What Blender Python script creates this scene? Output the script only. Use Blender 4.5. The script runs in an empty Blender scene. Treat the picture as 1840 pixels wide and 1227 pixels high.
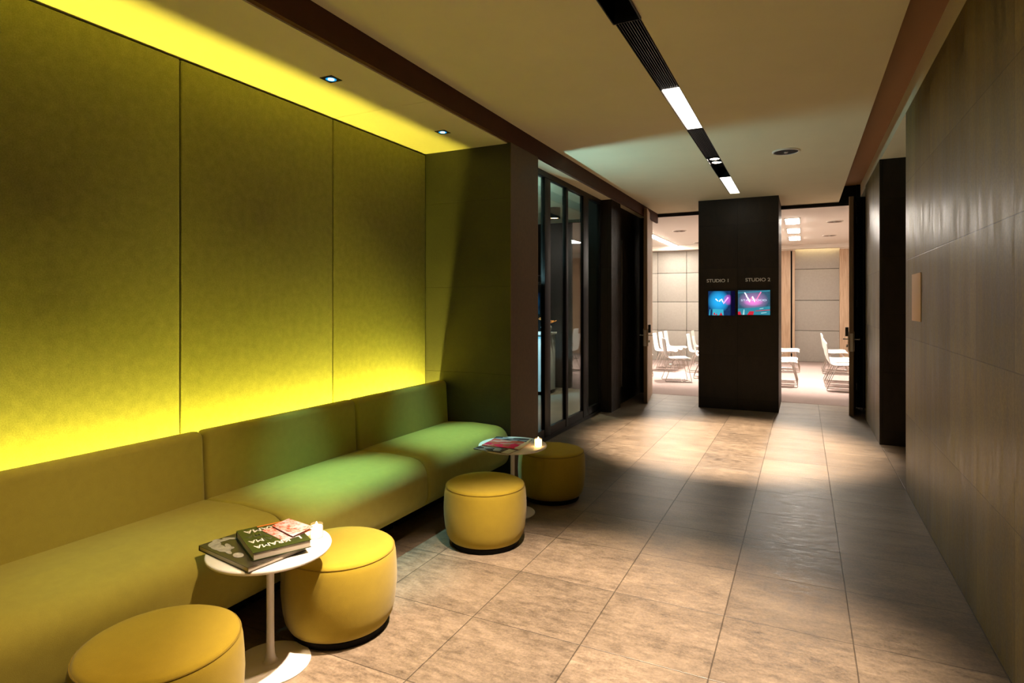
import bpy, bmesh, math, random
from mathutils import Vector, Matrix
random.seed(7)
S = bpy.context.scene
COL = S.collection
PI = math.pi

# ------------------------------------------------------------------ materials
def new_mat(name):
    m = bpy.data.materials.new(name); m.use_nodes = True
    nt = m.node_tree; b = nt.nodes['Principled BSDF']
    return m, nt, b

def node(nt, t, **kw):
    n = nt.nodes.new(t)
    for k, v in kw.items(): setattr(n, k, v)
    return n

def mth(nt, op, a, b=None, c=None):
    n = nt.nodes.new('ShaderNodeMath'); n.operation = op
    for i, v in enumerate((a, b, c)):
        if v is None: continue
        if isinstance(v, (int, float)): n.inputs[i].default_value = v
        else: nt.links.new(v, n.inputs[i])
    return n.outputs[0]

def mixc(nt, f, a, b):
    n = nt.nodes.new('ShaderNodeMix'); n.data_type = 'RGBA'
    for s, v in ((0, f), (6, a), (7, b)):
        if isinstance(v, (int, float)): n.inputs[s].default_value = v
        elif isinstance(v, (tuple, list)): n.inputs[s].default_value = (*v[:3], 1)
        else: nt.links.new(v, n.inputs[s])
    return n.outputs[2]

def coords(nt, scale=(1, 1, 1), kind='Object'):
    tc = node(nt, 'ShaderNodeTexCoord'); mp = node(nt, 'ShaderNodeMapping')
    mp.inputs['Scale'].default_value = scale
    nt.links.new(tc.outputs[kind], mp.inputs[0]); return mp.outputs[0]

def noise(nt, scale, detail=4, rough=.6, vscale=(1, 1, 1)):
    n = node(nt, 'ShaderNodeTexNoise')
    n.inputs['Scale'].default_value = scale; n.inputs['Detail'].default_value = detail
    n.inputs['Roughness'].default_value = rough
    nt.links.new(coords(nt, vscale), n.inputs['Vector']); return n.outputs[0]

def ramp(nt, v, lo, hi, a=0., b=1.):
    n = node(nt, 'ShaderNodeMapRange')
    for i, x in enumerate((v, lo, hi, a, b)):
        if isinstance(x, (int, float)): n.inputs[i].default_value = x
        else: nt.links.new(x, n.inputs[i])
    return n.outputs[0]

def bump(nt, b, h, strength=.3, dist=.005):
    n = node(nt, 'ShaderNodeBump'); n.inputs['Strength'].default_value = strength
    n.inputs['Distance'].default_value = dist
    nt.links.new(h, n.inputs['Height']); nt.links.new(n.outputs[0], b.inputs['Normal'])

def simple(name, col, rough=.5, metal=0., spec=.5, var=0., vscale=8):
    m, nt, b = new_mat(name)
    b.inputs['Base Color'].default_value = (*col, 1)
    b.inputs['Roughness'].default_value = rough
    b.inputs['Metallic'].default_value = metal
    b.inputs['Specular IOR Level'].default_value = spec
    if var:
        n = noise(nt, vscale)
        c = mixc(nt, ramp(nt, n, .3, .7), tuple(x*(1-var) for x in col), tuple(min(1, x*(1+var)) for x in col))
        nt.links.new(c, b.inputs['Base Color'])
    return m

def emit(name, col, strength):
    m, nt, b = new_mat(name)
    b.inputs['Base Color'].default_value = (0, 0, 0, 1)
    b.inputs['Emission Color'].default_value = (*col, 1)
    b.inputs['Emission Strength'].default_value = strength
    b.inputs['Roughness'].default_value = .4
    return m

def fabric(name, col, grain=260, strength=.35, var=.12):
    m, nt, b = new_mat(name)
    n1 = noise(nt, grain, 3, .7); n2 = noise(nt, 22, 4)
    f = mth(nt, 'ADD', mth(nt, 'MULTIPLY', n1, .6), mth(nt, 'MULTIPLY', n2, .4))
    c = mixc(nt, ramp(nt, f, .35, .65), tuple(x*(1-var) for x in col), tuple(x*(1+var) for x in col))
    nt.links.new(c, b.inputs['Base Color'])
    b.inputs['Roughness'].default_value = .95
    b.inputs['Specular IOR Level'].default_value = .15
    b.inputs['Sheen Weight'].default_value = .15
    bump(nt, b, n1, strength, .002)
    return m

def stone(name, ca, cb, vs=(1, 1, 1), axes=None, rough=(.28, .55), spec=.5, seam_dark=.25, bstr=.35, streak=9, cell_var=.25):
    """stone slabs; axes = ((axis, origin, pitch), (axis, origin, pitch)) draws seams between slabs"""
    m, nt, b = new_mat(name)
    big = noise(nt, 2.2, 5, .6, vs); st = noise(nt, streak, 8, .7, vs); fine = noise(nt, 75, 4, .75)
    f = mth(nt, 'ADD', mth(nt, 'MULTIPLY', big, .3), mth(nt, 'ADD', mth(nt, 'MULTIPLY', st, .45), mth(nt, 'MULTIPLY', fine, .25)))
    c = mixc(nt, ramp(nt, f, .36, .64), ca, cb)
    h = f
    if axes:
        tc = node(nt, 'ShaderNodeTexCoord'); sp = node(nt, 'ShaderNodeSeparateXYZ')
        nt.links.new(tc.outputs['Object'], sp.inputs[0])
        seam = None; cells = []
        for ax, o, p in axes:
            q = mth(nt, 'DIVIDE', mth(nt, 'SUBTRACT', sp.outputs[ax], o), p)
            cells.append(mth(nt, 'FLOOR', q))
            fr = mth(nt, 'FRACT', q)
            d = mth(nt, 'MULTIPLY', mth(nt, 'MINIMUM', fr, mth(nt, 'SUBTRACT', 1., fr)), p)
            s = ramp(nt, d, .0012, .0035, 1., 0.)
            seam = s if seam is None else mth(nt, 'MAXIMUM', seam, s)
        cx = node(nt, 'ShaderNodeCombineXYZ')
        nt.links.new(cells[0], cx.inputs[0]); nt.links.new(cells[1], cx.inputs[1])
        wn = node(nt, 'ShaderNodeTexWhiteNoise'); nt.links.new(cx.outputs[0], wn.inputs[0])
        v = ramp(nt, wn.outputs[0], 0, 1, 1-cell_var, 1+cell_var)
        mm = node(nt, 'ShaderNodeMix'); mm.data_type = 'RGBA'; mm.blend_type = 'MULTIPLY'
        mm.inputs[0].default_value = 1
        nt.links.new(c, mm.inputs[6]); nt.links.new(v, mm.inputs[7])
        c = mixc(nt, mth(nt, 'MULTIPLY', seam, 1-seam_dark), mm.outputs[2], tuple(x*seam_dark for x in ca))
        h = mth(nt, 'SUBTRACT', f, mth(nt, 'MULTIPLY', seam, .8))
    nt.links.new(c, b.inputs['Base Color'])
    nt.links.new(ramp(nt, st, .3, .7, rough[0], rough[1]), b.inputs['Roughness'])
    b.inputs['Specular IOR Level'].default_value = spec
    bump(nt, b, h, bstr, .004)
    return m

M = {}
M['floor'] = stone('floor_slate_tiles', (.06, .045, .032), (.30, .235, .165), (1, 2.2, 1), ((0, .2, .54), (1, 4.62, .535)), rough=(.3, .55), bstr=.6, streak=13, cell_var=.16, seam_dark=.3)
M['wall_stone'] = stone('polished_dark_stone_cladding', (.05, .04, .013), (.33, .265, .12), (1.6, 1.6, .3), ((1, 4.10, .575), (2, .0, .615)), rough=(.3, .54), bstr=.2, streak=14, cell_var=.2, seam_dark=.35)
M['dark_stone'] = stone('dark_stone_cladding', (.010, .007, .004), (.028, .02, .011), (2, 2, .8), ((0, -.83, .53), (2, .15, .615)), spec=.3, rough=(.4, .62), bstr=.3, cell_var=.15)
M['alcove_stone'] = stone('alcove_dark_stone', (.016, .016, .01), (.042, .04, .024), (1, 1, 1), ((1, 4.0, 3.), (2, .18, .73)), rough=(.5, .7), bstr=.5, streak=30, cell_var=.1)
M['brown_panel'] = simple('brown_painted_panel', (.10, .055, .018), .6, var=.15, vscale=40)
M['felt'] = fabric('wall_felt', (.22, .21, .08), 160, .6, .2)
M['grey_felt'] = fabric('grey_acoustic_felt', (.37, .34, .30), 200, .3, .08)
M['plaster'] = simple('painted_plaster', (.74, .67, .45), .85, spec=.2, var=.02, vscale=3)
M['white_plaster'] = simple('white_plaster', (.82, .76, .68), .85, spec=.2)
M['beam'] = simple('dark_brown_paint', (.07, .026, .013), .75, spec=.25, var=.1)
M['black'] = simple('black_metal', (.008, .008, .008), .45, .3)
M['black_matt'] = simple('black_matt', (.006, .006, .006), .8, spec=.2)
M['frame'] = simple('dark_bronze_frame', (.008, .007, .006), .4, .5)
M['steel'] = simple('brushed_steel', (.45, .43, .4), .3, 1.)
M['chrome'] = simple('chrome_wire', (.7, .66, .62), .2, 1.)
M['upholstery'] = fabric('mustard_green_wool', (.35, .31, .055), 420, .25, .08)
M['pouf'] = fabric('mustard_wool', (.34, .25, .022), 420, .25, .07)
M['pouf_seam'] = fabric('mustard_piping', (.22, .15, .012), 420, .25, .07)
M['white'] = simple('white_lacquer', (.82, .78, .74), .35)
M['chair'] = simple('white_moulded_plastic', (.85, .84, .8), .4)
M['carpet'] = fabric('pinkish_grey_carpet', (.30, .225, .205), 300, .4, .12)
M['wood'] = None
def wood(name, a, b_, vs=(14, 14, .7)):
    m, nt, b = new_mat(name)
    n = noise(nt, 3, 6, .6, vs)
    nt.links.new(mixc(nt, ramp(nt, n, .35, .65), a, b_), b.inputs['Base Color'])
    b.inputs['Roughness'].default_value = .5
    return m
M['wood'] = wood('light_oak_veneer', (.44, .29, .18), (.6, .43, .29))
M['door_wood'] = wood('dark_stained_door', (.10, .055, .025), (.17, .10, .05))
M['cover_dark'] = simple('book_cover_dark', (.035, .03, .022), .3)
M['cover_green'] = simple('book_cover_green', (.03, .045, .01), .35)
M['page'] = simple('paper_edge', (.55, .5, .42), .8)
M['ink_white'] = simple('printed_white', (.75, .72, .68), .6)
M['ink_olive'] = simple('printed_olive', (.07, .08, .04), .6)
M['ink_orange'] = simple('printed_orange', (.7, .2, .04), .5)
M['ink_green'] = simple('printed_pale_green', (.16, .22, .1), .5)
M['sign'] = simple('peach_sign_board', (.85, .58, .40), .6)
M['letter'] = simple('grey_raised_letter', (.75, .74, .7), .5, 0)

def glass_mat(name, col=(.75, .9, .85)):
    # thin pane: lets light straight through, reflects more at grazing angles
    m, nt, b = new_mat(name); nt.nodes.remove(b)
    tr = node(nt, 'ShaderNodeBsdfTransparent'); tr.inputs[0].default_value = (*col, 1)
    gl = node(nt, 'ShaderNodeBsdfGlossy'); gl.inputs['Roughness'].default_value = 0
    ge = node(nt, 'ShaderNodeNewGeometry'); dt = node(nt, 'ShaderNodeVectorMath', operation='DOT_PRODUCT')
    nt.links.new(ge.outputs['Normal'], dt.inputs[0]); nt.links.new(ge.outputs['Incoming'], dt.inputs[1])
    fr = mth(nt, 'ADD', .04, mth(nt, 'MULTIPLY', .96, mth(nt, 'POWER', mth(nt, 'SUBTRACT', 1., mth(nt, 'ABSOLUTE', dt.outputs['Value'])), 5)))
    mx = node(nt, 'ShaderNodeMixShader')
    nt.links.new(fr, mx.inputs[0]); nt.links.new(tr.outputs[0], mx.inputs[1]); nt.links.new(gl.outputs[0], mx.inputs[2])
    nt.links.new(mx.outputs[0], nt.nodes['Material Output'].inputs[0])
    return m
M['glass'] = glass_mat('tinted_glass', (.8, .9, .87))
M['glass_clear'] = glass_mat('clear_glass', (1, .97, .92))

# ------------------------------------------------------------------ mesh helpers
class MB:
    def __init__(s): s.bm = bmesh.new()
    def box(s, a, b, bev=0):
        r = bmesh.ops.create_cube(s.bm, size=1)
        c = [(a[i]+b[i])/2 for i in range(3)]; d = [abs(b[i]-a[i]) for i in range(3)]
        vs = r['verts']
        for v in vs: v.co = Vector([v.co[i]*d[i]+c[i] for i in range(3)])
        if bev:
            es = list({e for v in vs for e in v.link_edges})
            bmesh.ops.bevel(s.bm, geom=es, offset=bev, segments=3, profile=.5, affect='EDGES')
        return s
    def prism(s, poly, z0, z1):
        lo = [s.bm.verts.new((x, y, z0)) for x, y in poly]; hi = [s.bm.verts.new((x, y, z1)) for x, y in poly]
        n = len(poly)
        s.bm.faces.new(lo[::-1]); s.bm.faces.new(hi)
        for i in range(n): s.bm.faces.new((lo[i], lo[(i+1) % n], hi[(i+1) % n], hi[i]))
        return s
    def lathe(s, prof, n=48, c=(0, 0), cap=True):
        rings = []
        for r, z in prof:
            if r < 1e-5: rings.append([s.bm.verts.new((c[0], c[1], z))])
            else: rings.append([s.bm.verts.new((c[0]+r*math.cos(2*PI*k/n), c[1]+r*math.sin(2*PI*k/n), z)) for k in range(n)])
        for A, B in zip(rings, rings[1:]):
            for k in range(n):
                a0, a1 = (A[k], A[(k+1) % n]) if len(A) > 1 else (A[0], A[0])
                b0, b1 = (B[k], B[(k+1) % n]) if len(B) > 1 else (B[0], B[0])
                vs = []
                for v in (a0, a1, b1, b0):
                    if v not in vs: vs.append(v)
                if len(vs) > 2: s.bm.faces.new(vs)
        return s
    def tube(s, pts, r, n=10, closed=False):
        pts = [Vector(p) for p in pts]; N = len(pts); rings = []
        up = Vector((0, 0, 1))
        for i, p in enumerate(pts):
            if closed: t = (pts[(i+1) % N]-pts[i-1])
            else: t = pts[min(i+1, N-1)]-pts[max(i-1, 0)]
            t.normalize()
            u = up if abs(t.dot(up)) < .9 else Vector((0, 1, 0))
            x = t.cross(u).normalized(); y = x.cross(t).normalized()
            rings.append([s.bm.verts.new(p+r*(x*math.cos(2*PI*k/n)+y*math.sin(2*PI*k/n))) for k in range(n)])
        rng = range(N) if closed else range(N-1)
        for i in rng:
            A, B = rings[i], rings[(i+1) % N]
            for k in range(n): s.bm.faces.new((A[k], A[(k+1) % n], B[(k+1) % n], B[k]))
        if not closed:
            s.bm.faces.new(rings[0][::-1]); s.bm.faces.new(rings[-1])
        return s
    def extrude_y(s, prof, y0, y1, inset=0., steps=3):
        """closed profile of (x, z) run along y, its two ends rounded off by 'inset'"""
        cx = sum(p[0] for p in prof)/len(prof); cz = sum(p[1] for p in prof)/len(prof)
        secs = []
        if inset:
            for k in range(steps+1):
                a = PI/2*k/steps
                secs.append((y0+inset*(1-math.sin(a)), inset*(1-math.cos(a))*1.0 if False else inset*(1-math.sin(PI/2-(PI/2-a)))))
            st = [(y0+inset*(1-math.cos(PI/2*k/steps)), inset*(1-math.sin(PI/2*k/steps))) for k in range(steps+1)]
            secs = st+[(y0+y1-y, i) for y, i in reversed(st)]
        else: secs = [(y0, 0), (y1, 0)]
        rings = []
        for y, ins in secs:
            ring = []
            n = len(prof)
            for i, (x, z) in enumerate(prof):
                px, pz = prof[i-1]; nx, nz = prof[(i+1) % n]
                tx, tz = nx-px, nz-pz; L = math.hypot(tx, tz) or 1
                # profile runs counter-clockwise seen from -y: inward normal
                ring.append(s.bm.verts.new((x-ins*tz/L, y, z+ins*tx/L)))
            rings.append(ring)
        n = len(prof)
        for A, B in zip(rings, rings[1:]):
            for i in range(n): s.bm.faces.new((A[i], A[(i+1) % n], B[(i+1) % n], B[i]))
        s.bm.faces.new(rings[0][::-1]); s.bm.faces.new(rings[-1])
        return s
    def build(s, name, mat, parent=None, smooth=False, loc=None, sub=0, angle=40):
        bmesh.ops.recalc_face_normals(s.bm, faces=s.bm.faces[:])
        me = bpy.data.meshes.new(name); s.bm.to_mesh(me); s.bm.free()
        o = bpy.data.objects.new(name, me); COL.objects.link(o)
        me.materials.append(mat)
        if parent: o.parent = parent
        if loc: o.location = loc
        if smooth:
            for p in me.polygons: p.use_smooth = True
            try: me.set_sharp_from_angle(angle=math.radians(angle))
            except Exception: pass
        if sub:
            md = o.modifiers.new('sub', 'SUBSURF'); md.levels = sub; md.render_levels = sub
        return o

def bx(name, a, b, mat, parent=None, bev=0, loc=None):
    return MB().box(a, b, bev).build(name, mat, parent, smooth=bool(bev), loc=loc)

def empty(name, loc=(0, 0, 0), rz=0):
    o = bpy.data.objects.new(name, None); COL.objects.link(o)
    o.location = loc; o.rotation_euler = (0, 0, rz); o.empty_display_size = .1
    return o
def tag(o, label, cat, group=None, kind=None):
    o['label'] = label; o['category'] = cat
    if group: o['group'] = group
    if kind: o['kind'] = kind
    return o
def struct(o): o['kind'] = 'structure'; return o
def copy_tree(o, parent=None):
    c = o.copy(); COL.objects.link(c)
    if parent: c.parent = parent
    for ch in list(o.children): copy_tree(ch, c)
    return c
def text_mesh(name, body, mat, width, height, depth, parent=None, align='LEFT'):
    cu = bpy.data.curves.new(name, 'FONT'); cu.body = body; cu.extrude = .01; cu.offset = .014 if 'lettering' in name else 0
    t = bpy.data.objects.new('tmp', cu); COL.objects.link(t)
    dg = bpy.context.evaluated_depsgraph_get(); dg.update()
    me = bpy.data.meshes.new_from_object(t.evaluated_get(dg))
    bpy.data.objects.remove(t); bpy.data.curves.remove(cu)
    xs = [v.co.x for v in me.vertices]; ys = [v.co.y for v in me.vertices]
    x0, x1, y0, y1 = min(xs), max(xs), min(ys), max(ys)
    for v in me.vertices:
        v.co = Vector(((v.co.x-x0)/(x1-x0)*width, (v.co.y-y0)/(y1-y0)*height, (v.co.z+.01)/.02*depth))
    me.materials.clear(); me.materials.append(mat)
    o = bpy.data.objects.new(name, me); COL.objects.link(o)
    if parent: o.parent = parent
    return o

# ------------------------------------------------------------------ room shell
XL, XR, ZC, ZS, XB = -3.0, .742, 2.98, 2.82, -2.16
YB = -1.6
struct(bx('floor', (-6.5, YB, -.12), (2.6, 9.93, 0), M['floor']))
struct(bx('floor_studio', (-4.6, 9.93, -.12), (3.6, 17.4, 0.002), M['carpet']))
# main ceiling with a slot for the light channel
mb = MB()
mb.box((XB, YB, ZC), (-.895, 9.95, 3.3)); mb.box((-.758, YB, ZC), (.47, 9.95, 3.3))
mb.box((-.895, 8.53, ZC), (-.758, 9.95, 3.3)); mb.box((-.895, YB, ZC), (-.758, 1.2, 3.3))
mb.box((-.895, 1.2, 3.12), (-.758, 8.53, 3.3))
struct(mb.build('ceiling', M['plaster']))
# lower ceiling over the sofa, drawn in two boards
mb = MB(); mb.box((XL-.1, YB, ZS), (XB-.035, 3.255, 3.3)); mb.box((XL-.1, 3.258, ZS), (XB-.035, 4.42, 3.3))
struct(mb.build('ceiling_alcove', M['plaster']))
struct(bx('ceiling_passage', (-2.62, 4.42, 2.93), (XB-.03, 9.95, 3.3), M['plaster']))
struct(bx('trim_1', (XB-.03, YB, ZS+.006), (XB, 9.93, 3.3), M['beam']))
# recess along the right wall
struct(bx('ceiling_recess', (.3, YB, 3.21), (.86, 9.95, 3.4), simple('brown_soffit_paint', (.34, .19, .09), .8, spec=.2)))
struct(bx('trim_2', (XR, YB, 3.03), (XR+.09, 9.93, 3.21), M['plaster']))
struct(bx('ceiling_niche', (XR+.09, 4.9, 3.03), (2.6, 9.95, 3.3), M['plaster']))
# walls
wl = struct(bx('wall_left', (XL-.12, YB, 0), (XL-.03, 4.42, ZS+.1), M['black_matt']))
for y0, y1 in ((-1.55, -.22), (-.21, .93), (.94, 2.085), (2.095, 3.24), (3.25, 4.395)):
    bx('wall_panel', (XL-.03, y0, 0), (XL, y1, ZS-.012), M['felt'], wl, .008)
al = struct(bx('wall_alcove', (-3.1, 4.40, 0), (-2.165, 4.96, 3.0), M['alcove_stone']))
bx('side_cladding', (-2.165, 4.40, 0), (XB-.001, 4.96, ZS+.12), M['brown_panel'], al)
struct(bx('wall_right', (XR, YB, 0), (XR+.14, 5.69, 3.03), M['wall_stone']))
struct(bx('wall_back', (-3.2, YB-.12, 0), (2.6, YB, 3.4), M['dark_stone']))
pw = struct(bx('wall_pillar', (XR-.012, 7.42, 0), (1.35, 8.98, 3.03), M['wall_stone']))
bx('front_shade_sheet', (XR-.0115, 7.40, 0), (1.35, 7.42, 3.029), M['dark_stone'], pw)  # dark sheet stands in for the shade on this pillar face
struct(bx('wall_niche', (1.35, 4.9, 0), (1.45, 9.95, 3.3), M['dark_stone']))
struct(bx('wall_niche_near', (XR+.14, 4.9, 0), (1.35, 5.0, 3.03), M['dark_stone']))
# passage pillar on the left, the end wall
mb = MB(); mb.box((-2.75, 7.95, 0), (-2.365, 8.4, 2.93)); mb.box((-2.75, 8.4, 0), (-2.45, 9.95, 2.93))
struct(mb.build('wall_passage', M['dark_stone']))
mb = MB(); mb.box((-4.7, 9.95, 0), (-2.29, 10.07, 3.3)); mb.box((.69, 9.90, 0), (3.0, 10.07, 3.4))
mb.box((.47, 9.93, 2.98), (.75, 10.07, 3.4))
mb.box((-2.29, 9.97, 2.985), (.7, 10.07, 3.3))
struct(mb.build('wall_end', M['black_matt']))
mb = MB(); mb.box((-2.29, 9.93, 2.925), (.69, 9.96, 2.945)); mb.box((-2.29, 9.93, 2.958), (.69, 9.96, 2.985)); mb.box((-2.29, 9.95, 2.94), (.69, 10.0, 2.985))
struct(mb.build('trim_3', M['frame']))
struct(bx('wall_column', (-1.36, 8.93, 0), (-.30, 10.07, ZC), M['dark_stone']))

# --------------------------------------------------------------- glazed partition to the side room
GX = -2.54
win = struct(empty('window_1', (GX, 6.9, 0)))
def wp(a, b): return ((a[0]-GX, a[1]-6.9, a[2]), (b[0]-GX, b[1]-6.9, b[2]))
def wbox(mb, a, b): mb.box(*wp(a, b)); return mb
mb = MB()
wbox(mb, (GX-.03, 4.96, 2.87), (GX+.03, 7.95, 2.93)); wbox(mb, (GX-.03, 4.96, 0), (GX+.03, 7.95, .04))
mb.build('frame', M['frame'], win)
mull = [(5.96, 6.12), (6.6, 6.67), (7.22, 7.42), (7.91, 7.95), (4.96, 5.0)]
for y0, y1 in mull:
    bx('mullion', *wp((GX-.025, y0, .04), (GX+.025, y1, 2.87)), M['frame'], win, .003)
bx('light_blocker', *wp((GX-.02, 5.0, .04), (GX+.02, 5.49, 2.87)), M['frame'], win)  # unseen panel, added to cut the uplight off in a straight edge
for y0, y1 in ((5.49, 5.96), (6.12, 6.6), (6.67, 7.22), (7.42, 7.91)):
    rb = MB(); wbox(rb, (GX-.02, y0, .04), (GX+.02, y1, .13)); rb.build('bottom_rail', M['frame'], win)
    bx('pane', *wp((GX-.005, y0-.005, .12), (GX+.005, y1+.005, 2.875)), M['glass'], win)
# side room
struct(bx('wall_side_room', (-6.5, 4.5, 0), (-6.4, 9.95, 3.3), M['brown_panel']))
struct(bx('wall_side_room_near', (-6.4, 4.44, 0), (-3.1, 4.5, 3.3), M['dark_stone']))
struct(bx('wall_side_room_far', (-6.4, 9.9, 0), (-2.75, 9.945, 3.3), M['dark_stone']))
struct(bx('ceiling_side_room', (-6.4, 4.5, 2.93), (-2.62, 9.9, 3.3), M['plaster']))
t = empty('reception_counter', (-4.41, 9.12, 0))
bx('body', (-.7, -.22, .06), (.66, .22, .98), M['white'], t, .01)
bx('plinth', (-.66, -.18, 0), (.6, .18, .06), M['black_matt'], t)
bx('worktop', (-.72, -.24, .98), (.68, .24, 1.02), M['white'], t, .004)
tag(t, 'white counter standing in the side room behind the glass partition', 'counter')
t = empty('room_divider', (-4.75, 9.68, 0))
bx('board', (-.8, -.02, 0), (.62, .02, 1.98), M['black_matt'], t)
bx('top_rail', (-.8, -.025, 1.98), (.62, .025, 2.0), M['steel'], t)
tag(t, 'tall black divider board with thin metal top rail behind the counter', 'divider')
# flowers on the counter
t = empty('flower_arrangement', (-3.80, 9.06, 1.02)); t.scale = (1.7, 1.7, 1.7)
MB().lathe([(0, 0), (.04, 0), (.055, .05), (.045, .07), (0, .06)], 20).build('bowl', M['white'], t, True)
pet = simple('orange_petal', (.9, .28, .04), .5)
for k in range(9):
    a = k*2.4; mb = MB()
    rr = .02+.05*(k % 3)/2
    c = Vector((rr*math.cos(a), rr*math.sin(a), .09+.035*((k*7) % 5)/4))
    for j in range(6):
        b_ = j*PI/3
        d = Vector((math.cos(b_), math.sin(b_), .5)).normalized(); s_ = d.cross(Vector((0, 0, 1))).normalized()
        vs = [mb.bm.verts.new(c+p) for p in (d*.004, d*.022+s_*.011, d*.04, d*.022-s_*.011)]
        mb.bm.faces.new(vs)
    f = mb.build('blossom', pet, t); md = f.modifiers.new('s', 'SOLIDIFY'); md.thickness = .002
tag(t, 'small bowl of orange blossoms on the white counter behind the glass', 'flowers')
# surface mounted downlight in the side room
t = empty('ceiling_lamp', (-3.35, 8.3, 2.93))
MB().lathe([(0, 0), (.09, 0), (.09, -.16), (.08, -.16), (.08, -.14), (0, -.14)], 32).build('housing', M['black'], t, True)
MB().lathe([(0, -.139), (.07, -.139), (.06, -.15), (0, -.15)], 32).build('bulb', emit('warm_bulb', (1, .55, .3), 12), t, True)
tag(t, 'dark cylindrical ceiling lamp glowing warm behind the glass partition', 'lamp')
# the cool light on the passage ceiling is an added spot; no lamp is built

# --------------------------------------------------------------- studio doors
def door(n, hinge, free, side):
    hx, hy = hinge; fx, fy = free
    L = math.hypot(fx-hx, fy-hy); a = math.atan2(fy-hy, fx-hx)
    d = struct(empty('door_%d' % n, (hx, hy, 0), a))
    bx('leaf', (0, -.025, .008), (L, .025, 2.92), M['door_wood'], d, .003)
    bx('inner_face', (.004, side*.025, .01), (L-.006, side*.031, 2.918), M['wood'], d)
    bx('lock_plate', (L-.001, -.017, .86), (L+.003, .017, 1.10), M['steel'], d)
    e = bx('escutcheon', (L-.11, side*.031, .86), (L-.03, side*.043, 1.12), M['steel'], d, .003)
    MB().tube([(L-.07, side*.04, 1.02), (L-.07, side*.085, 1.02), (L-.075, side*.095, 1.02), (L-.19, side*.095, 1.02)], .009).build('handle', M['steel'], e, True)
    MB().tube([(L-.07, side*.04, .93), (L-.07, side*.065, .93)], .018, 20).build('key_cylinder', M['steel'], e, True)
    bx('card_reader', (L-.115, side*.04, 1.06), (L-.025, side*.075, 1.18), M['black'], d, .006)
    e2 = bx('back_plate', (L-.11, -side*.025, .86), (L-.03, -side*.033, 1.12), M['steel'], d, .002)
    MB().tube([(L-.07, -side*.03, 1.02), (L-.07, -side*.085, 1.02), (L-.18, -side*.085, 1.02)], .009).build('outer_handle', M['steel'], e2, True)
    for z in (.25, 1.45, 2.65): bx('hinge', (-.008, -.03, z), (.008, .03, z+.1), M['steel'], d)
    return d
door(1, (-2.28, 9.915), (-2.118, 8.87), 1)
door(2, (.665, 9.89), (.578, 9.08), -1)
# thin upright steel strip on the wall left of the door
struct(bx('trim_4', (-2.45, 8.74, .25), (-2.436, 8.78, 2.45), M['steel']))
struct(bx('trim_5', (.728, 9.3, .05), (.742, 9.36, 2.9), M['frame']))

# --------------------------------------------------------------- studios beyond
YA, Y2 = 15.9, 17.0
struct(bx('ceiling_studio', (-4.6, 10.07, 2.975), (3.6, 17.4, 3.3), M['white_plaster']))
struct(bx('wall_divider', (-1.3, 15.85, 0), (-.9, 17.15, 2.975), M['white_plaster']))
struct(bx('wall_studio_left', (-4.7, 10.07, 0), (-4.6, 16.2, 3), M['grey_felt']))
struct(bx('wall_studio_right', (3.0, 10.07, 0), (3.1, 17.4, 3), M['wood']))
w = struct(bx('wall_studio_far', (-4.7, YA+.02, 0), (-1.3, YA+.1, 2.85), M['black_matt']))
struct(bx('trim_6', (-4.6, YA-.35, 2.87), (-1.3, YA+.1, 2.975), M['white_plaster']))
xs = [-4.6, -4.212, -3.464, -2.716, -1.968, -1.3]
zs = [0.0, .789, 1.537, 2.289, 2.87]
for i in range(5):
    for j in range(4):
        bx('felt_panel', (xs[i]+.005, YA-.02, zs[j]+.005), (xs[i+1]-.005, YA+.02, zs[j+1]-.005), M['grey_felt'], w, .008)
w = struct(bx('wall_studio_niche', (-.9, Y2+.13, 0), (3.0, Y2+.2, 2.975), M['black_matt']))
zz = [0, .798, 1.575, 2.378, 2.975]
for j in range(4):
    bx('felt_panel', (-.19, Y2+.06, zz[j]+.005), (.82, Y2+.13, zz[j+1]-.005), M['grey_felt'], w, .008)
bx('oak_cladding', (.82, Y2-.05, 0), (3.0, Y2+.13, 2.86), M['wood'], w)
bx('oak_cladding', (-.25, Y2-.05, 0), (-.19, Y2+.13, 2.86), M['wood'], w)
bx('oak_cladding', (-.9, Y2-.05, 0), (-.29, Y2+.13, 2.86), M['wood'], w)
mb = MB(); mb.box((-.9, Y2-.35, 2.88), (3.0, Y2-.08, 2.975)); mb.box((-.9, Y2-.1, 2.86), (-.19, Y2+.13, 2.975)); mb.box((.82, Y2-.1, 2.86), (3., Y2+.13, 2.975))
struct(mb.build('trim_7', M['white_plaster']))
t = bx('cove_light', (-.17, Y2-.06, 2.955), (.8, Y2-.03, 2.972), emit('cove_warm', (1, .78, .4), 14))
tag(t, 'hidden warm strip light above the felt niche of the right hand studio', 'light')

lampw = emit('studio_lamp', (1, .9, .78), 115)
def studio_lamp(x, y0, y1, w_, label, grp):
    t = empty('ceiling_light', (x, (y0+y1)/2, 2.975))
    h = (y1-y0)/2
    mb = MB(); mb.box((-w_/2-.02, -h-.02, -.012), (w_/2+.02, h+.02, 0))
    mb.build('frame', M['steel'], t)
    bx('diffuser', (-w_/2, -h, -.02), (w_/2, h, -.011), lampw, t)
    tag(t, label, 'ceiling light', grp); return t
g1 = 'strip lights on the left studio ceiling'; g2 = 'square lamps on the right studio ceiling'
studio_lamp(-2.95, 11.2, 12.7, .13, 'white ceiling strip light in the left studio, the nearest to its doorway', g1)
studio_lamp(-2.95, 12.8, 14.1, .13, 'white ceiling strip light in the left studio, middle of the row', g1)
studio_lamp(-2.95, 14.25, 15.5, .13, 'white ceiling strip light in the left studio, closest to the felt wall', g1)
studio_lamp(-.17, 11.4, 12.1, .22, 'glowing square lamp on the right studio ceiling, nearest of three', g2)
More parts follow.
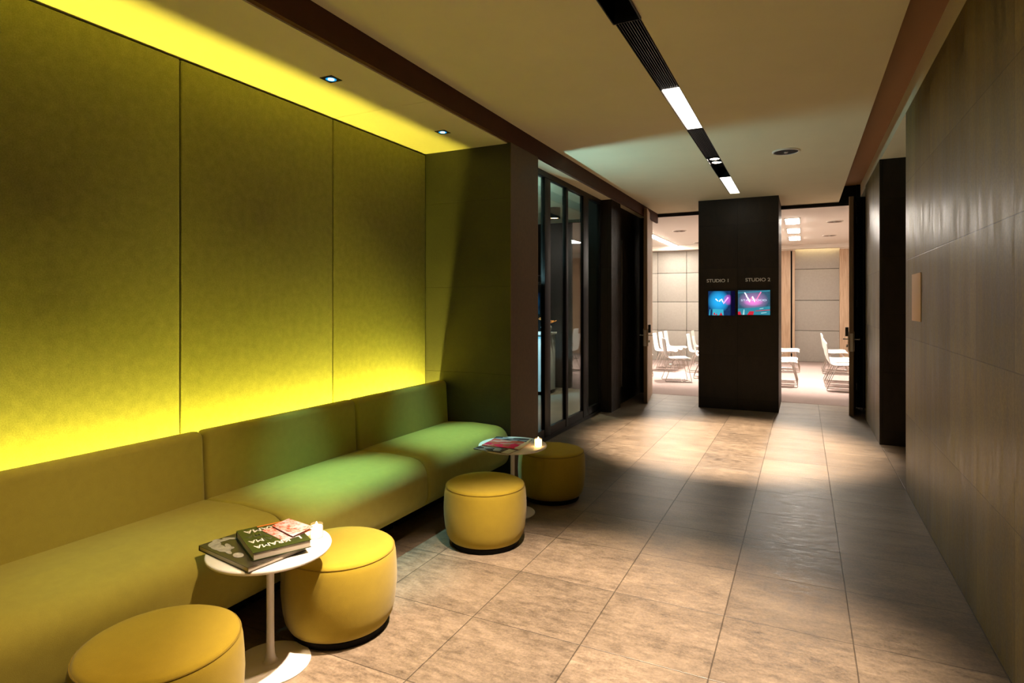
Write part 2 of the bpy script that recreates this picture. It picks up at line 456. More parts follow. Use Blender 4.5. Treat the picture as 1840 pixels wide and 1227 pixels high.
studio_lamp(-.17, 12.95, 13.65, .22, 'glowing square lamp on the right studio ceiling, middle of three', g2)
studio_lamp(-.17, 14.5, 15.2, .22, 'glowing square lamp on the right studio ceiling, farthest of three', g2)
def vent(name, x, y, z, r, label, cat, grp=None, dark=.012):
    t = empty(name, (x, y, z))
    MB().lathe([(r*.88, -.001), (r*.88, -.012), (r*.92, -.014), (r, -.008), (r, 0), (r*.88, -.001)], 40).build('rim', M['white_plaster'], t, True)
    MB().lathe([(0, -.008), (r*.88, -.008), (r*.88, -.002), (0, -.002)], 40).build('grille', simple('grille_cloth', (dark, dark*.6, dark*.4), .8, var=.3, vscale=200), t, True)
    MB().lathe([(0, -.018), (r*.13, -.018), (r*.15, -.008), (0, -.008)], 24).build('cap', M['steel'], t, True)
    tag(t, label, cat, grp); return t
vent('ceiling_speaker', -.15, 6.37, ZC, .125, 'round brown ceiling speaker right of the long light channel', 'speaker')
vent('ceiling_disc', .51, 12.16, 2.975, .14, 'round grey disc on the right studio ceiling, nearer of the two', 'vent', 'discs on the studio ceilings', .12)
vent('ceiling_disc', .515, 14.6, 2.975, .14, 'round grey disc on the right studio ceiling, farther of the two', 'vent', 'discs on the studio ceilings', .12)
vent('ceiling_disc', -2.26, 12.36, 2.975, .14, 'round grey disc on the left studio ceiling beside the strip lights', 'vent', 'discs on the studio ceilings', .12)
vent('ceiling_disc', -2.25, 14.93, 2.975, .14, 'round grey disc on the left studio ceiling half hidden by the column', 'vent', 'discs on the studio ceilings', .12)

# chairs
def shell_mesh():
    prof = [(.25, .425), (.235, .444), (.19, .452), (.08, .445), (-.04, .437), (-.12, .438), (-.175, .452), (-.205, .49), (-.222, .56), (-.235, .66), (-.248, .76), (-.255, .815), (-.257, .83)]
    wid = [.185, .205, .215, .22, .22, .218, .21, .203, .2, .2, .198, .185, .165]
    mb = MB(); n = 9; rows = []
    for (x, z), w_ in zip(prof, wid):
        row = []
        for k in range(n):
            u = -1+2*k/(n-1)
            row.append(mb.bm.verts.new((x+(.02*u*u if z > .47 else 0), w_*u, z+(.012*u*u if z <= .47 else 0))))
        rows.append(row)
    for A, B in zip(rows, rows[1:]):
        for k in range(n-1): mb.bm.faces.new((A[k], A[k+1], B[k+1], B[k]))
    return mb
def make_chair():
    t = empty('chair')
    s_ = shell_mesh().build('seat_shell', M['chair'], t, True, angle=80)
    md = s_.modifiers.new('t', 'SOLIDIFY'); md.thickness = .014; md.offset = 0
    md = s_.modifiers.new('s', 'SUBSURF'); md.levels = md.render_levels = 1
    for sy in (-1, 1):
        y = sy*.19
        MB().tube([(.0, y*.75, .432), (-.06, y, .42), (-.09, y, .40), (-.235, y, .03), (-.235, y, .014), (-.22, y, .007), (.24, y, .007), (.255, y, .014), (.255, y, .03), (.165, y, .40), (.14, y, .42), (.08, y*.75, .432)], .0065, 8).build('leg', M['chrome'], t, True)
    for xx in (.14, -.07): MB().tube([(xx, -.19, .42), (xx, .19, .42)], .0065, 8).build('crossbar', M['chrome'], t, True)
    return t
ch0 = make_chair(); first = True
def chair(x, y, deg, label, grp):
    global first
    c = ch0 if first else copy_tree(ch0); first = False
    c.location = (x, y, .002); c.rotation_euler = (0, 0, math.radians(deg)); tag(c, label, 'chair', grp)
gr = 'white chairs in the right studio'; gl = 'white chairs in the left studio'
W = 'white plastic chair with wire legs '
chair(.60, 11.66, 0, W+'in the right studio, nearest beside the open door', gr)
chair(.59, 12.26, 0, W+'in the right studio, second behind the open door', gr)
chair(.59, 12.86, 0, W+'in the right studio, third behind the open door', gr)
chair(.61, 14.45, 0, W+'in the right studio, right row beyond the aisle', gr)
chair(.61, 15.05, 0, W+'at the back of the right studio, right row', gr)
chair(-.34, 11.88, 0, W+'in the right studio, nearest to the column', gr)
chair(-.34, 12.5, 0, W+'in the right studio, second by the column', gr)
chair(-.32, 14.4, 0, W+'in the right studio, beyond the aisle by the column', gr)
chair(-.32, 15.0, 0, W+'at the back of the right studio by the column', gr)
chair(-2.21, 11.75, 22, W+'in the left studio, the nearest one', gl)
chair(-1.75, 12.45, 8, W+'in the left studio, right of the nearest', gl)
chair(-2.03, 13.45, 0, W+'in the left studio, back cut by column', gl)
chair(-2.76, 14.62, 0, W+'in the left studio, last in its row', gl)
chair(-2.76, 14.02, 0, W+'in the left studio, middle of its row', gl)
chair(-2.76, 13.42, 0, W+'in the left studio, front of its row of three', gl)
chair(-3.05, 12.35, 15, W+'in the left studio, seat behind open door', gl)
chair(-2.2, 15.1, 0, W+'in the left studio, farthest by felt wall', gl)

# --------------------------------------------------------------- light channel in the ceiling
def channel_housing(mb, y0, y1):
    mb.box((-.895, y0, ZC+.001), (-.889, y1, 3.12)); mb.box((-.764, y0, ZC+.001), (-.758, y1, 3.12))
    mb.box((-.889, y0, 3.10), (-.764, y1, 3.12)); return mb
def grille(y0, y1, label):
    t = empty('ceiling_grille', (-.8265, y0, ZC))
    mb = channel_housing(MB(), y0, y1)
    for v in mb.bm.verts: v.co -= Vector((-.8265, y0, ZC))
    mb.build('housing', M['black_matt'], t)
    for k in range(9):
        x = -.056+.014*k
        bx('fin', (x-.0022, 0.004, .004), (x+.0022, y1-y0-.004, .045), M['black'], t)
    tag(t, label, 'ceiling grille', 'black finned grilles of the ceiling light channel')
grille(3.07, 4.18, 'long black finned ceiling grille before the larger white light panel')
grille(5.24, 6.34, 'short black finned ceiling grille between white panel and small spotlight')
panel_m = emit('panel_white', (1, .93, .8), 6)
def lpanel(y0, y1, label):
    t = empty('light_panel', (-.8265, y0, ZC))
    mb = channel_housing(MB(), y0, y1)
    for v in mb.bm.verts: v.co -= Vector((-.8265, y0, ZC))
    mb.build('housing', M['black'], t)
    bx('diffuser', (-.055, .008, .004), (.062, y1-y0-.008, .012), panel_m, t)
    bx('edge_strip', (-.0625, 0, .0), (-.057, y1-y0, .012), M['steel'], t)
    tag(t, label, 'light panel', 'white light panels of the ceiling channel')
lpanel(4.19, 5.23, 'glowing white ceiling light panel, the larger and nearer one')
lpanel(7.39, 8.53, 'glowing white ceiling light panel just above the dark column')
def spotbox(y0, y1, lamps, label, drop):
    yc = (y0+y1)/2
    t = empty('spotlight_box', (-.8265, yc, ZC))
    mb = MB(); h = (y1-y0)/2; o = .006 if drop else 0
    w_ = .0685+o
    mb.box((-w_, -h, -drop), (-w_+.006, h, .13)); mb.box((w_-.006, -h, -drop), (w_, h, .13))
    mb.box((-w_, -h, .12), (w_, h, .13)); mb.box((-w_, h-.006, -drop), (w_, h, .12)); mb.box((-w_, -h, -drop), (w_, -h+.006, .12))
    mb.build('housing', M['black'], t)
    for ly in lamps:
        r_ = MB().lathe([(.055, .018), (.045, .05), (.025, .08), (0, .085)], 32).build('reflector', M['steel'], t, True, loc=(0, ly-yc, 0))
        md = r_.modifiers.new('s', 'SOLIDIFY'); md.thickness = .003
        MB().lathe([(0, .016), (.03, .018), (.046, .024), (.04, .04), (0, .042)], 32).build('bulb', emit('spot_bulb', (1, .9, .75), 40), t, True, loc=(0, ly-yc, 0))
    tag(t, label, 'spotlight', 'spotlight boxes of the ceiling channel')
spotbox(6.35, 7.38, (6.49, 6.66), 'black spotlight box with two bright lamps before the last white panel', 0)
spotbox(1.9, 3.06, (2.62, 2.2), 'black spotlight box at the top edge nearest the camera', .012)

# --------------------------------------------------------------- square cyan downlights over the sofa
cy_e = emit('cyan_lamp', (.5, .9, 1), 10); cy_r = emit('cyan_halo_glow', (.01, .32, .8), 1.3)
for i, (y, lab) in enumerate(((1.48, 'nearest of the row, cut by the top edge'), (2.68, 'left of the two seen over the sofa'), (3.887, 'right of the two seen, closer to the glass partition'))):
    t = empty('downlight', (-2.495, y, ZS))
    mb = MB(); q = .045; r_ = .026
    # square plate with a round hole
    n = 32; inner = [mb.bm.verts.new((r_*math.cos(2*PI*k/n), r_*math.sin(2*PI*k/n), -.003)) for k in range(n)]
    outer = []
    for k in range(n):
        a = 2*PI*k/n; c_, s_ = math.cos(a), math.sin(a); m_ = q/max(abs(c_), abs(s_))
        outer.append(mb.bm.verts.new((c_*m_, s_*m_, -.003)))
    for k in range(n): mb.bm.faces.new((inner[k], inner[(k+1) % n], outer[(k+1) % n], outer[k]))
    o = mb.build('plate', M['black'], t); md = o.modifiers.new('s', 'SOLIDIFY'); md.thickness = .003
    MB().lathe([(0, -.002), (r_*.6, -.002), (r_*.7, -.004), (0, -.0065)], 32).build('lens', cy_e, t, True)
    MB().lathe([(r_*.6, -.001), (r_*.72, -.0015), (r_*1.12, -.0045), (r_*1.2, -.0032)], 32).build('glowing_ring', cy_r, t, True)  # emissive ring stands in for the blue halo around the lens
    tag(t, 'square ceiling downlight with cool lens, '+lab, 'downlight', 'square downlights above the sofa')

# --------------------------------------------------------------- sofa
def rounded(pts, rad, seg=6):
    out = []; n = len(pts)
    for i in range(n):
        p = Vector(pts[i]); a = Vector(pts[i-1]); b = Vector(pts[(i+1) % n]); r = rad[i]
        if r <= 0: out.append(tuple(p)); continue
        d1 = (a-p).normalized(); d2 = (b-p).normalized()
        ang = math.acos(max(-1, min(1, d1.dot(d2)))); L = min(r/math.tan(ang/2), .49*(a-p).length, .49*(b-p).length)
        s_, e_ = p+d1*L, p+d2*L
        for k in range(seg+1):
            t = k/seg; out.append(tuple((1-t)**2*s_+2*t*(1-t)*p+t*t*e_))
    return out
SX = -2.5
SROT = -math.radians(.8)   # the sofa row stands a touch out of square
seat_prof = rounded([(-2.875-SX, .13), (-2.29-SX, .13), (-2.165-SX, .20), (-2.172-SX, .485), (-2.5-SX, .498), (-2.875-SX, .475)], [.02, .08, .13, .14, .3, .02], 8)
back_prof = rounded([(-2.872-SX, .30), (-2.80-SX, .30), (-2.755-SX, .48), (-2.775-SX, .835), (-2.862-SX, .828)], [.0, .0, .02, .09, .03], 8)
def sofa_module(y0, y1):
    t = empty('sofa_module', (SX, y0, 0)); L = y1-y0
    MB().extrude_y(seat_prof, .002, L-.002, .018, 5).build('seat', M['upholstery'], t, True, angle=60)
    MB().extrude_y([(x, z) for x, z in back_prof], .002, L-.002, .028, 6).build('backrest', M['upholstery'], t, True, angle=60)
    bx('plinth', (-2.87-SX, .02, 0), (-2.44-SX, L-.02, .131), M['black_matt'], t)
    return t
labs = ['whole yellow-green sofa section outside the near left edge, first of the row',
        'yellow-green sofa section nearest the camera, at the left edge of the photo',
        'middle yellow-green sofa section, behind the table with the books',
        'last yellow-green sofa section, against the dark stone end wall']
labs[0] = 'yellow-green sofa section nearest the wall behind the camera, start of the row'
proto = None
for i, y0 in enumerate((-.22, .935, 2.09, 3.245)):
    if proto is None: t = proto = sofa_module(0, 1.15)
    else: t = copy_tree(proto)
    t.location = (SX-math.sin(-SROT)*(4.395-y0), 4.395-(4.395-y0)*math.cos(SROT), 0); t.rotation_euler = (0, 0, SROT)
    tag(t, labs[i], 'sofa', 'upholstered sofa sections along the felt wall')

# LED strip behind the sofa back
LED_E = emit('yellow_led', (1, .87, .09), 540)
t = empty('led_strip', (-2.919, 2.05, .585), SROT)
bx('channel', (-.03, -2.25, -.02), (.01, 2.33, -.004), M['steel'], t)
o = bx('diffuser', (-.011, -2.24, -.002), (.011, 2.32, .002), LED_E, t); o.location = (-.006, 0, .004); o.rotation_euler = (0, -math.radians(48), 0)
for yy in (-2.1, -1.0, .1, 1.2, 2.2): bx('bracket', (-.075, yy, -.04), (-.0, yy+.03, -.02), M['steel'], t)
tag(t, 'yellow light strip hidden in the gap between sofa back and felt wall', 'strip light')

# --------------------------------------------------------------- poufs
def make_pouf():
    t = empty('pouf')
    pc = MB().lathe([(0, .03), (.20, .03), (.225, .038), (.241, .065), (.252, .11), (.259, .18), (.261, .225), (.259, .28), (.255, .33), (.25, .352), (.247, .358)], 72).build('cover', M['pouf'], t, True, angle=80)
    cv = pc
    MB().tube([(.2465*math.cos(2*PI*k/72), .2465*math.sin(2*PI*k/72), .3595) for k in range(72)], .0035, 8, True).build('piping', M['pouf_seam'], cv, True)
    MB().lathe([(.2455, .358), (.243, .366), (.232, .372), (.2, .375), (.1, .377), (0, .377)], 72).build('cushion_top', M['pouf'], t, True, angle=80)
    MB().lathe([(0, 0), (.208, 0), (.212, .004), (.212, .026), (.205, .031), (0, .031)], 64).build('base', M['black_matt'], t, True)
    prof = [(.225, .038), (.241, .065), (.252, .11), (.259, .18), (.261, .225), (.259, .28), (.255, .33), (.25, .352)]
    mb = MB(); ring = [[mb.bm.verts.new(((r+.0008)*math.cos(s_*.011), (r+.0008)*math.sin(s_*.011), z)) for s_ in (-1, 1)] for r, z in prof]
    for A, B in zip(ring, ring[1:]): mb.bm.faces.new((A[0], A[1], B[1], B[0]))
    mb.build('seam', M['pouf_seam'], cv, True)
    return t
pf = make_pouf()
pl = [(-1.94, 1.278, 140, 'mustard round pouf at the bottom left corner, nearest to the camera'),
      (-1.942, 2.146, -113, 'mustard round pouf behind the table with the books and candle'),
      (-1.803, 3.304, 100, 'mustard round pouf standing alone in front of the far side table'),
      (-1.753, 4.285, 60, 'mustard round pouf behind the far side table, farthest back')]
for i, (x, y, a, lab) in enumerate(pl):
    p = pf if i == 0 else copy_tree(pf)
    p.location = (x, y, 0); p.rotation_euler = (0, 0, math.radians(a)); tag(p, lab, 'pouf', 'mustard poufs in front of the sofa')

# --------------------------------------------------------------- side tables
TZ = .49
def make_table():
    t = empty('side_table')
    MB().lathe([(0, .472), (.236, .472), (.243, .476), (.245, .483), (.243, .488), (.239, .49), (0, .49)], 80).build('table_top', M['white'], t, True, angle=50)
    MB().lathe([(.0, .005), (.034, .008), (.024, .02), (.0185, .04), (.016, .07), (.015, .2), (.015, .45), (.03, .472), (0, .472)], 40).build('stem', M['white'], t, True, angle=60)
    MB().lathe([(0, 0), (.158, 0), (.161, .003), (.160, .006), (.12, .009), (.03, .012), (0, .012)], 72).build('foot', M['white'], t, True, angle=50)
    return t
tb = make_table(); tb.location = (-1.993, 1.786, 0)
tag(tb, 'white round pedestal side table carrying books, the nearer one', 'side table', 'white pedestal side tables')
tb2 = copy_tree(tb); tb2.location = (-1.872, 3.84, 0)
tag(tb2, 'white round pedestal side table carrying fanned magazines, the farther one', 'side table', 'white pedestal side tables')

def make_candle():
    t = empty('tealight_candle')
    MB().lathe([(0, .0005), (.025, .0005), (.027, .003), (.028, .06), (.0262, .06), (.0252, .006), (0, .006)], 40).build('glass_holder', M['glass_clear'], t, True)
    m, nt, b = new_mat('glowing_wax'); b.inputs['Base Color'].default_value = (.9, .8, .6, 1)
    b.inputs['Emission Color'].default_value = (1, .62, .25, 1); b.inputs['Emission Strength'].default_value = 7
    wx = MB().lathe([(0, .0065), (.0245, .0065), (.025, .05), (.02, .052), (0, .050)], 40).build('wax', m, t, True)
    MB().lathe([(0, .0505), (.0045, .054), (.0055, .058), (.003, .064), (0, .07)], 20).build('flame', emit('candle_flame', (1, .6, .2), 90), wx, True)
    return t
c1 = make_candle(); c1.location = (-1.885, 1.937, TZ)
tag(c1, 'lit tealight in a small glass, beside the books on the nearer table', 'candle', 'lit tealights on the side tables')
c2 = copy_tree(c1); c2.location = (-1.676, 3.85, TZ)
tag(c2, 'lit tealight in a small glass, beside the magazines on the farther table', 'candle', 'lit tealights on the side tables')

# books on the nearer table
def book(name, cx, cy, z, w_, d_, h_, deg, cover, label, cat='book'):
    t = empty(name, (cx, cy, z), math.radians(deg))
    c_ = .0025
    bx('page_block', (-w_/2+.003, -d_/2+.003, c_), (w_/2-.003, d_/2-.003, h_-c_), M['page'], t)
    mb = MB(); mb.box((-w_/2, -d_/2, 0), (w_/2, d_/2, c_)); mb.box((-w_/2, -d_/2, h_-c_), (w_/2, d_/2, h_)); mb.box((-w_/2, -d_/2, c_), (-w_/2+c_, d_/2, h_-c_))
    cvr = mb.build('cover', cover, t)
    tag(t, label, cat); return t, cvr
# photograph printed on the dark cover: a reclining figure in greys
def blob(mb, pts, z=0):
    n = len(pts); vs = [mb.bm.verts.new((x, y, z)) for x, y in pts]; mb.bm.faces.new(vs); return mb
def ell(cx, cy, a, b, deg, n=20):
    r = math.radians(deg)
    return [(cx+a*math.cos(t)*math.cos(r)-b*math.sin(t)*math.sin(r), cy+a*math.cos(t)*math.sin(r)+b*math.sin(t)*math.cos(r)) for t in (2*PI*k/n for k in range(n))]
bk, bkc = book('book', -2.02, 1.72, TZ+.001, .357, .255, .021, -9, M['cover_dark'], 'large dark hardback with a black and white photograph on its cover')
fig = simple('printed_grey_figure', (.36, .34, .31), .45, var=.35, vscale=45)
mb = MB(); z = .0213
for e in (ell(-.135, -.085, .032, .024, -20), ell(-.095, -.092, .04, .022, 0), ell(-.055, -.090, .034, .021, 8), ell(-.150, -.05, .04, .013, 75),
          ell(-.14, -.012, .038, .010, 35), ell(-.165, -.06, .018, .016, 0), ell(-.075, -.062, .03, .010, -15), ell(-.045, -.066, .014, .012, 0), ell(-.015, -.094, .026, .009, -8)):
    blob(mb, e, z); z += .00012
blob(mb, ell(.045, -.088, .028, .018, -8), z)
mb.build('cover_photograph', fig, bkc)
gb, gbc = book('book', -1.964, 1.774, TZ+.0235, .28, .222, .031, -27, M['cover_green'], 'thick dark green book with upside-down white capital letters, lying on the large book')
def put_text(parent, body, mat, w_, h_, x, y, z):
    o = text_mesh('cover_lettering', body, mat, w_, h_, .0005, parent); o.location = (x, y, z); o.rotation_euler = (0, 0, -PI/2)
    return o
put_text(gbc, 'RAMA', M['ink_white'], .125, .036, -.112, .035, .0312)
put_text(gbc, 'KRAMA', M['ink_olive'], .15, .030, -.048, .05, .0312)
put_text(gbc, 'RAMA', M['ink_olive'], .12, .032, .008, .02, .0312)
put_text(gbc, 'MA', M['ink_white'], .055, .032, .008, -.045, .0314)
put_text(gbc, 'KRAMA', M['ink_white'], .135, .034, .072, .04, .0312)
put_text(gbc, 'L', M['ink_white'], .02, .034, .072, .085, .0312)
o = bx('cover_stripe', (-.139, -.03, .031), (-.127, .1105, .0318), M['ink_orange'], gbc)
mb = MB(); vs = [mb.bm.verts.new(p) for p in ((.0, -.01, .0317), (-.045, .045, .0317), (.035, .06, .0317))]; mb.bm.faces.new(vs); mb.build('cover_triangle', M['ink_green'], gbc)
# folded leaflet on the books
m, nt, b = new_mat('pink_printed_leaflet')
n1 = noise(nt, 55, 3, .7, (1, 2.2, 1)); n2 = noise(nt, 18, 2)
c = mixc(nt, ramp(nt, n1, .5, .56), (.75, .42, .40), (.55, .06, .03)); c = mixc(nt, ramp(nt, n2, .5, .62), c, (.72, .55, .62))
nt.links.new(c, b.inputs['Base Color']); b.inputs['Roughness'].default_value = .4
t = empty('leaflet', (-1.945, 1.825, TZ+.0555), math.radians(-14))
mb = MB()
P0 = [(-.105, .065, .0), (.075, .075, .004), (.09, -.058, .0), (-.085, -.062, .001)]
P1 = [(-.1, .068, .012), (.08, .078, .017), (.088, -.02, .008), (-.09, -.015, .007)]
for q in (P0, P1):
    mb.bm.faces.new([mb.bm.verts.new(p) for p in q])
o = mb.build('folded_sheet', m, t); md = o.modifiers.new('s', 'SOLIDIFY'); md.thickness = .0012
tag(t, 'folded pink and red printed leaflet on top of the green book', 'leaflet')

# magazines on the farther table
def magazine(cx, cy, z, w_, d_, deg, cols, label, seed):
    m, nt, b = new_mat('magazine_print')
    v = node(nt, 'ShaderNodeTexVoronoi'); v.inputs['Scale'].default_value = 16
    nt.links.new(coords(nt, (1, 1.6, 1)), v.inputs['Vector'])
    sp = node(nt, 'ShaderNodeSeparateColor'); nt.links.new(v.outputs['Color'], sp.inputs[0])
    c = mixc(nt, ramp(nt, sp.outputs[0], .35+seed*.05, .45), cols[0], cols[1])
    c = mixc(nt, ramp(nt, sp.outputs[1], .6, .68), c, cols[2])
    nt.links.new(c, b.inputs['Base Color']); b.inputs['Roughness'].default_value = .25
    t = empty('magazine', (cx, cy, z), math.radians(deg))
    mb = MB(); n = 8
    up = []; lo = []
    for i in range(n+1):
        x = -w_/2+w_*i/n; zz_ = .007-.0025*(i/n)+.0012*math.sin(i*1.3+seed)
        up.append([mb.bm.verts.new((x, y, zz_)) for y in (-d_/2, d_/2)])
        lo.append([mb.bm.verts.new((x, y, .003)) for y in (-d_/2, d_/2)])
    for i in range(n):
        mb.bm.faces.new((up[i][0], up[i+1][0], up[i+1][1], up[i][1]))
        mb.bm.faces.new((lo[i][0], lo[i+1][0], up[i+1][0], up[i][0])); mb.bm.faces.new((lo[i][1], lo[i+1][1], up[i+1][1], up[i][1]))
    mb.bm.faces.new((lo[0][0], lo[0][1], up[0][1], up[0][0])); mb.bm.faces.new((lo[n][0], lo[n][1], up[n][1], up[n][0]))
    mb.build('cover', m, t)
    bx('pages', (-w_/2+.002, -d_/2+.002, 0), (w_/2-.002, d_/2-.002, .0045), M['page'], t)
    tag(t, label, 'magazine', 'magazines fanned out on the farther table')
magazine(-1.92, 3.90, TZ+.0005, .28, .21, 10, ((.05, .05, .06), (.30, .29, .33), (.02, .02, .02)), 'black and grey magazine at the back of the fan on the farther table', 0)
magazine(-1.90, 3.67, TZ+.0005, .28, .20, -3, ((.30, .26, .24), (.5, .46, .44), (.07, .05, .05)), 'grey magazine at the front of the fan, sticking out over the table edge', 2)
magazine(-1.89, 3.78, TZ+.0082, .29, .21, 3, ((.55, .12, .08), (.62, .3, .26), (.8, .03, .1)), 'pink and red magazine lying on top of the other two', 1)

# --------------------------------------------------------------- column: lettering and screens
for body, x0, wd, lab in (('STUDIO 1', -1.245, .295, 'raised grey lettering STUDIO 1 on the dark column, left word'), ('STUDIO 2', -.725, .32, 'raised grey lettering STUDIO 2 on the dark column, right word')):
    o = text_mesh('wall_lettering', body, M['letter'], wd, .048, .006)
    o.location = (x0, 8.928, 1.80 if '1' in body else 1.805); o.rotation_euler = (PI/2, 0, 0)
    tag(o, lab, 'lettering', 'lettering on the column')
def screen_mat(name, kind, w_, h_):
    m, nt, b = new_mat(name)
    tc = node(nt, 'ShaderNodeTexCoord'); sp = node(nt, 'ShaderNodeSeparateXYZ'); nt.links.new(tc.outputs['Object'], sp.inputs[0])
    x, z = sp.outputs[0], sp.outputs[2]
    def glow(cx, cz, rx, rz):
        d = mth(nt, 'ADD', mth(nt, 'POWER', mth(nt, 'DIVIDE', mth(nt, 'SUBTRACT', x, cx), rx), 2), mth(nt, 'POWER', mth(nt, 'DIVIDE', mth(nt, 'SUBTRACT', z, cz), rz), 2))
        return ramp(nt, d, 0, 1, 1, 0)
    n = noise(nt, 40, 3)
    if kind == 0:
        c = mixc(nt, n, (.0, .01, .06), (.01, .05, .16))
        c = mixc(nt, glow(.14, .2, .15, .17), c, (.02, .45, .95)); c = mixc(nt, glow(.27, .22, .07, .08), c, (.5, .1, .6))
        c = mixc(nt, ramp(nt, x, .29, .31), c, (.0, .0, .02))
    else:
        c = mixc(nt, n, (.01, .07, .10), (.05, .12, .2))
        c = mixc(nt, glow(.2, .2, .2, .14), c, (.35, .2, .42)); c = mixc(nt, glow(.2, .18, .13, .06), c, (.95, .25, .75))
    b.inputs['Base Color'].default_value = (.01, .01, .01, 1); b.inputs['Roughness'].default_value = .2
    nt.links.new(c, b.inputs['Emission Color']); b.inputs['Emission Strength'].default_value = 1.1
    return m
def poly_xz(mb, pts, y, t_=.0006):
    f = [mb.bm.verts.new((x, y, z)) for x, z in pts]; mb.bm.faces.new(f)
def screen(kind, x0, w_, z0, h_, label):
    t = empty('screen', (x0, 8.93, z0))
    bx('bezel', (-.012, -.014, -.012), (w_+.012, .003, h_+.012), M['black'], t)
    dp = bx('display', (0, -.0155, 0), (w_, -.014, h_), screen_mat('display_picture', kind, w_, h_), t)
    def part(name, polys, col, st, y):
        mb = MB()
        for p in polys: poly_xz(mb, p, y)
        mb.build(name, emit('display_'+name, col, st), dp)
    def q(a, b_, w0, w1):   # tapered stroke
        a = Vector(a); b_ = Vector(b_); d = (b_-a).normalized(); p = Vector((-d.y, d.x))
        return [tuple(a-p*w0), tuple(b_-p*w1), tuple(b_+p*w1), tuple(a+p*w0)]
    y = -.0162
    if kind == 0:
        part('emblem', [q((.10, .235), (.135, .20), .008, .006), q((.17, .225), (.15, .195), .008, .008), q((.18, .235), (.20, .185), .007, .007)], (.8, .75, 1), 1.6, y)
        part('emblem_stroke', [q((.27, .255), (.205, .165), .010, .007)], (.9, .4, .9), 1.4, y-.0003)
        part('cyan_block', [[(.055, .0), (.21, .0), (.205, .085), (.06, .09)], [(.01, .0), (.025, .0), (.03, .085), (.02, .085)]], (.05, .5, .7), .9, y)
        part('red_block', [[(.065, .01), (.085, .045), (.1, .005)], [(.10, .0), (.11, .03), (.125, .005)], [(.15, .0), (.175, .045), (.195, .0)]], (.7, .02, .04), .9, y-.0003)
    else:
        part('emblem', [q((.085, .315), (.115, .265), .007, .008), q((.11, .265), (.16, .18), .008, .010), q((.185, .255), (.225, .18), .011, .008)], (.95, .85, 1), 1.8, y)
        part('emblem_stroke', [q((.30, .32), (.225, .18), .007, .006), q((.18, .25), (.16, .18), .006, .006)], (1, .2, .42), 1.3, y-.0003)
        part('cyan_block', [[(.0, .0), (w_, .0), (w_, .12), (.0, .085)], [(.0, .30), (w_, .325), (w_, .342), (.0, .312)]], (.04, .33, .45), .8, y)
        part('red_block', [[(.0, .0), (.045, .0), (.03, .05), (.0, .04)], [(.12, .0), (.2, .0), (.21, .05), (.15, .05)], [(.23, .05), (w_, .065), (w_, .075), (.23, .06)]], (.75, .02, .05), .9, y-.0003)
        part('white_block', [[(.06, .0), (.085, .0), (.085, .075), (.075, .075)], [(.3, .02), (.37, .03), (.37, .038), (.3, .03)], [(.28, .08), (.33, .088), (.33, .096), (.28, .088)]], (.5, .85, .9), .9, y-.0004)
        o = text_mesh('caption', 'STARWOOD', emit('display_caption', (.6, .75, .9), 1.3), .33, .028, .0004, dp); o.location = (.04, y-.0005, .19); o.rotation_euler = (PI/2, 0, 0)
    tag(t, label, 'screen', 'screens on the column'); return t
screen(0, -1.222, .36, 1.33, .345, 'wall screen with blue glow, the darker one under STUDIO 1')
screen(1, -.822, .415, 1.34, .343, 'wall screen with pink glowing W, the brighter one under STUDIO 2')

# sign board on the right wall
t = bx('wall_sign', (XR-.006, 4.99, 1.37), (XR, 5.355, 1.717), M['sign'], None, .002)
tag(t, 'blank peach coloured square sign board on the right stone wall', 'sign')

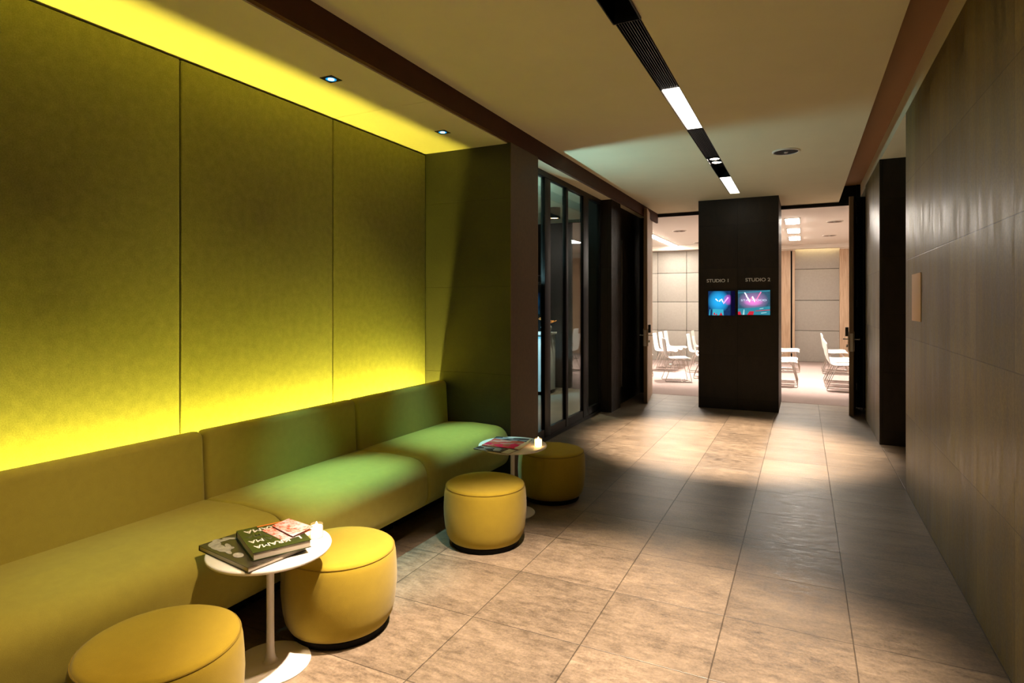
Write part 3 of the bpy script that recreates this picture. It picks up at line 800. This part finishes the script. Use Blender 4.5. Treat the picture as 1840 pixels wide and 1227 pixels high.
# --------------------------------------------------------------- lights
def area(name, loc, rot, size, sy, col, watt, spread=180):
    l = bpy.data.lights.new(name, 'AREA'); l.shape = 'RECTANGLE'; l.size = size; l.size_y = sy
    l.energy = watt; l.color = col; l.spread = math.radians(spread)
    o = bpy.data.objects.new(name, l); COL.objects.link(o); o.location = loc; o.rotation_euler = rot; return o
def spot(name, loc, target, col, watt, deg, blend=.5, rad=.03):
    l = bpy.data.lights.new(name, 'SPOT'); l.energy = watt; l.color = col; l.spot_size = math.radians(deg); l.spot_blend = blend
    l.shadow_soft_size = rad
    o = bpy.data.objects.new(name, l); COL.objects.link(o); o.location = loc
    o.rotation_euler = (Vector(target)-Vector(loc)).to_track_quat('-Z', 'Y').to_euler(); return o
warm = (1, .76, .56)
spot('spot_far', (-.8265, 6.58, 2.99), (-.75, 6.75, 0), warm, 2000, 60, .6, .03)
spot('spot_near', (-.8265, 2.2, 2.99), (-.8, 2.25, 0), warm, 1550, 62, .6, .03)
for y, w_ in ((1.48, 40), (2.68, 430), (3.887, 350)):
    spot('cyan_spot', (-2.495, y, 2.81), (-2.32, y, 0), (.4, .88, .85), w_, 30, 1, .02)
spot('side_room_cool_fill', (-4.5, 7.4, 2.8), (-4.35, 8.9, .6), (.2, .65, 1), 650, 50, .7, .05)  # added fill without a fixture, brings out the counter front
spot('side_room_lamp', (-3.35, 8.3, 2.76), (-3.45, 8.8, 0), (1, .8, .6), 330, 90, .8, .04)
spot('spot_rear', (-.8265, 1.5, 2.99), (-2.25, 1.25, 0), (1, .68, .38), 300, 60, 1, .05)
spot('added_uplight', (-2.62, 5.5, 1.6), (-2.45, 5.6, 2.98), (.55, .85, 1), 120, 146, .3, .012)  # unseen light added to cool the far part of the ceiling

for x, y, w_ in ((-2.2, 12.2, 1200), (-2.8, 13.6, 900), (.2, 12.1, 1200), (.2, 13.0, 600), (.2, 14.7, 800)):
    spot('studio_fill_spot', (x, y, 2.94), (x, y, 0), (1, .88, .76), w_, 62, .9, .05)  # added fill with no fixtures, brightens the chairs and carpet

# world
w = bpy.data.worlds.new('world'); S.world = w; w.use_nodes = True
w.node_tree.nodes['Background'].inputs[0].default_value = (.02, .018, .012, 1)
w.node_tree.nodes['Background'].inputs[1].default_value = .1

# camera
cam = bpy.data.cameras.new('camera'); co = bpy.data.objects.new('camera', cam); COL.objects.link(co)
cam.sensor_width = 36; cam.lens = 36*1070/1840; cam.shift_y = -68.5/1840; cam.clip_start = .05
co.location = (0, 0, 1.5); co.rotation_euler = (PI/2, 0, math.atan(523/1070))
S.camera = co
S.view_settings.view_transform = 'Standard'; S.view_settings.look = 'None'
S.view_settings.exposure = 0; S.view_settings.gamma = 1; S.view_settings.use_curve_mapping = False
S.cycles.max_bounces = 10; S.cycles.diffuse_bounces = 6; S.cycles.sample_clamp_indirect = 6
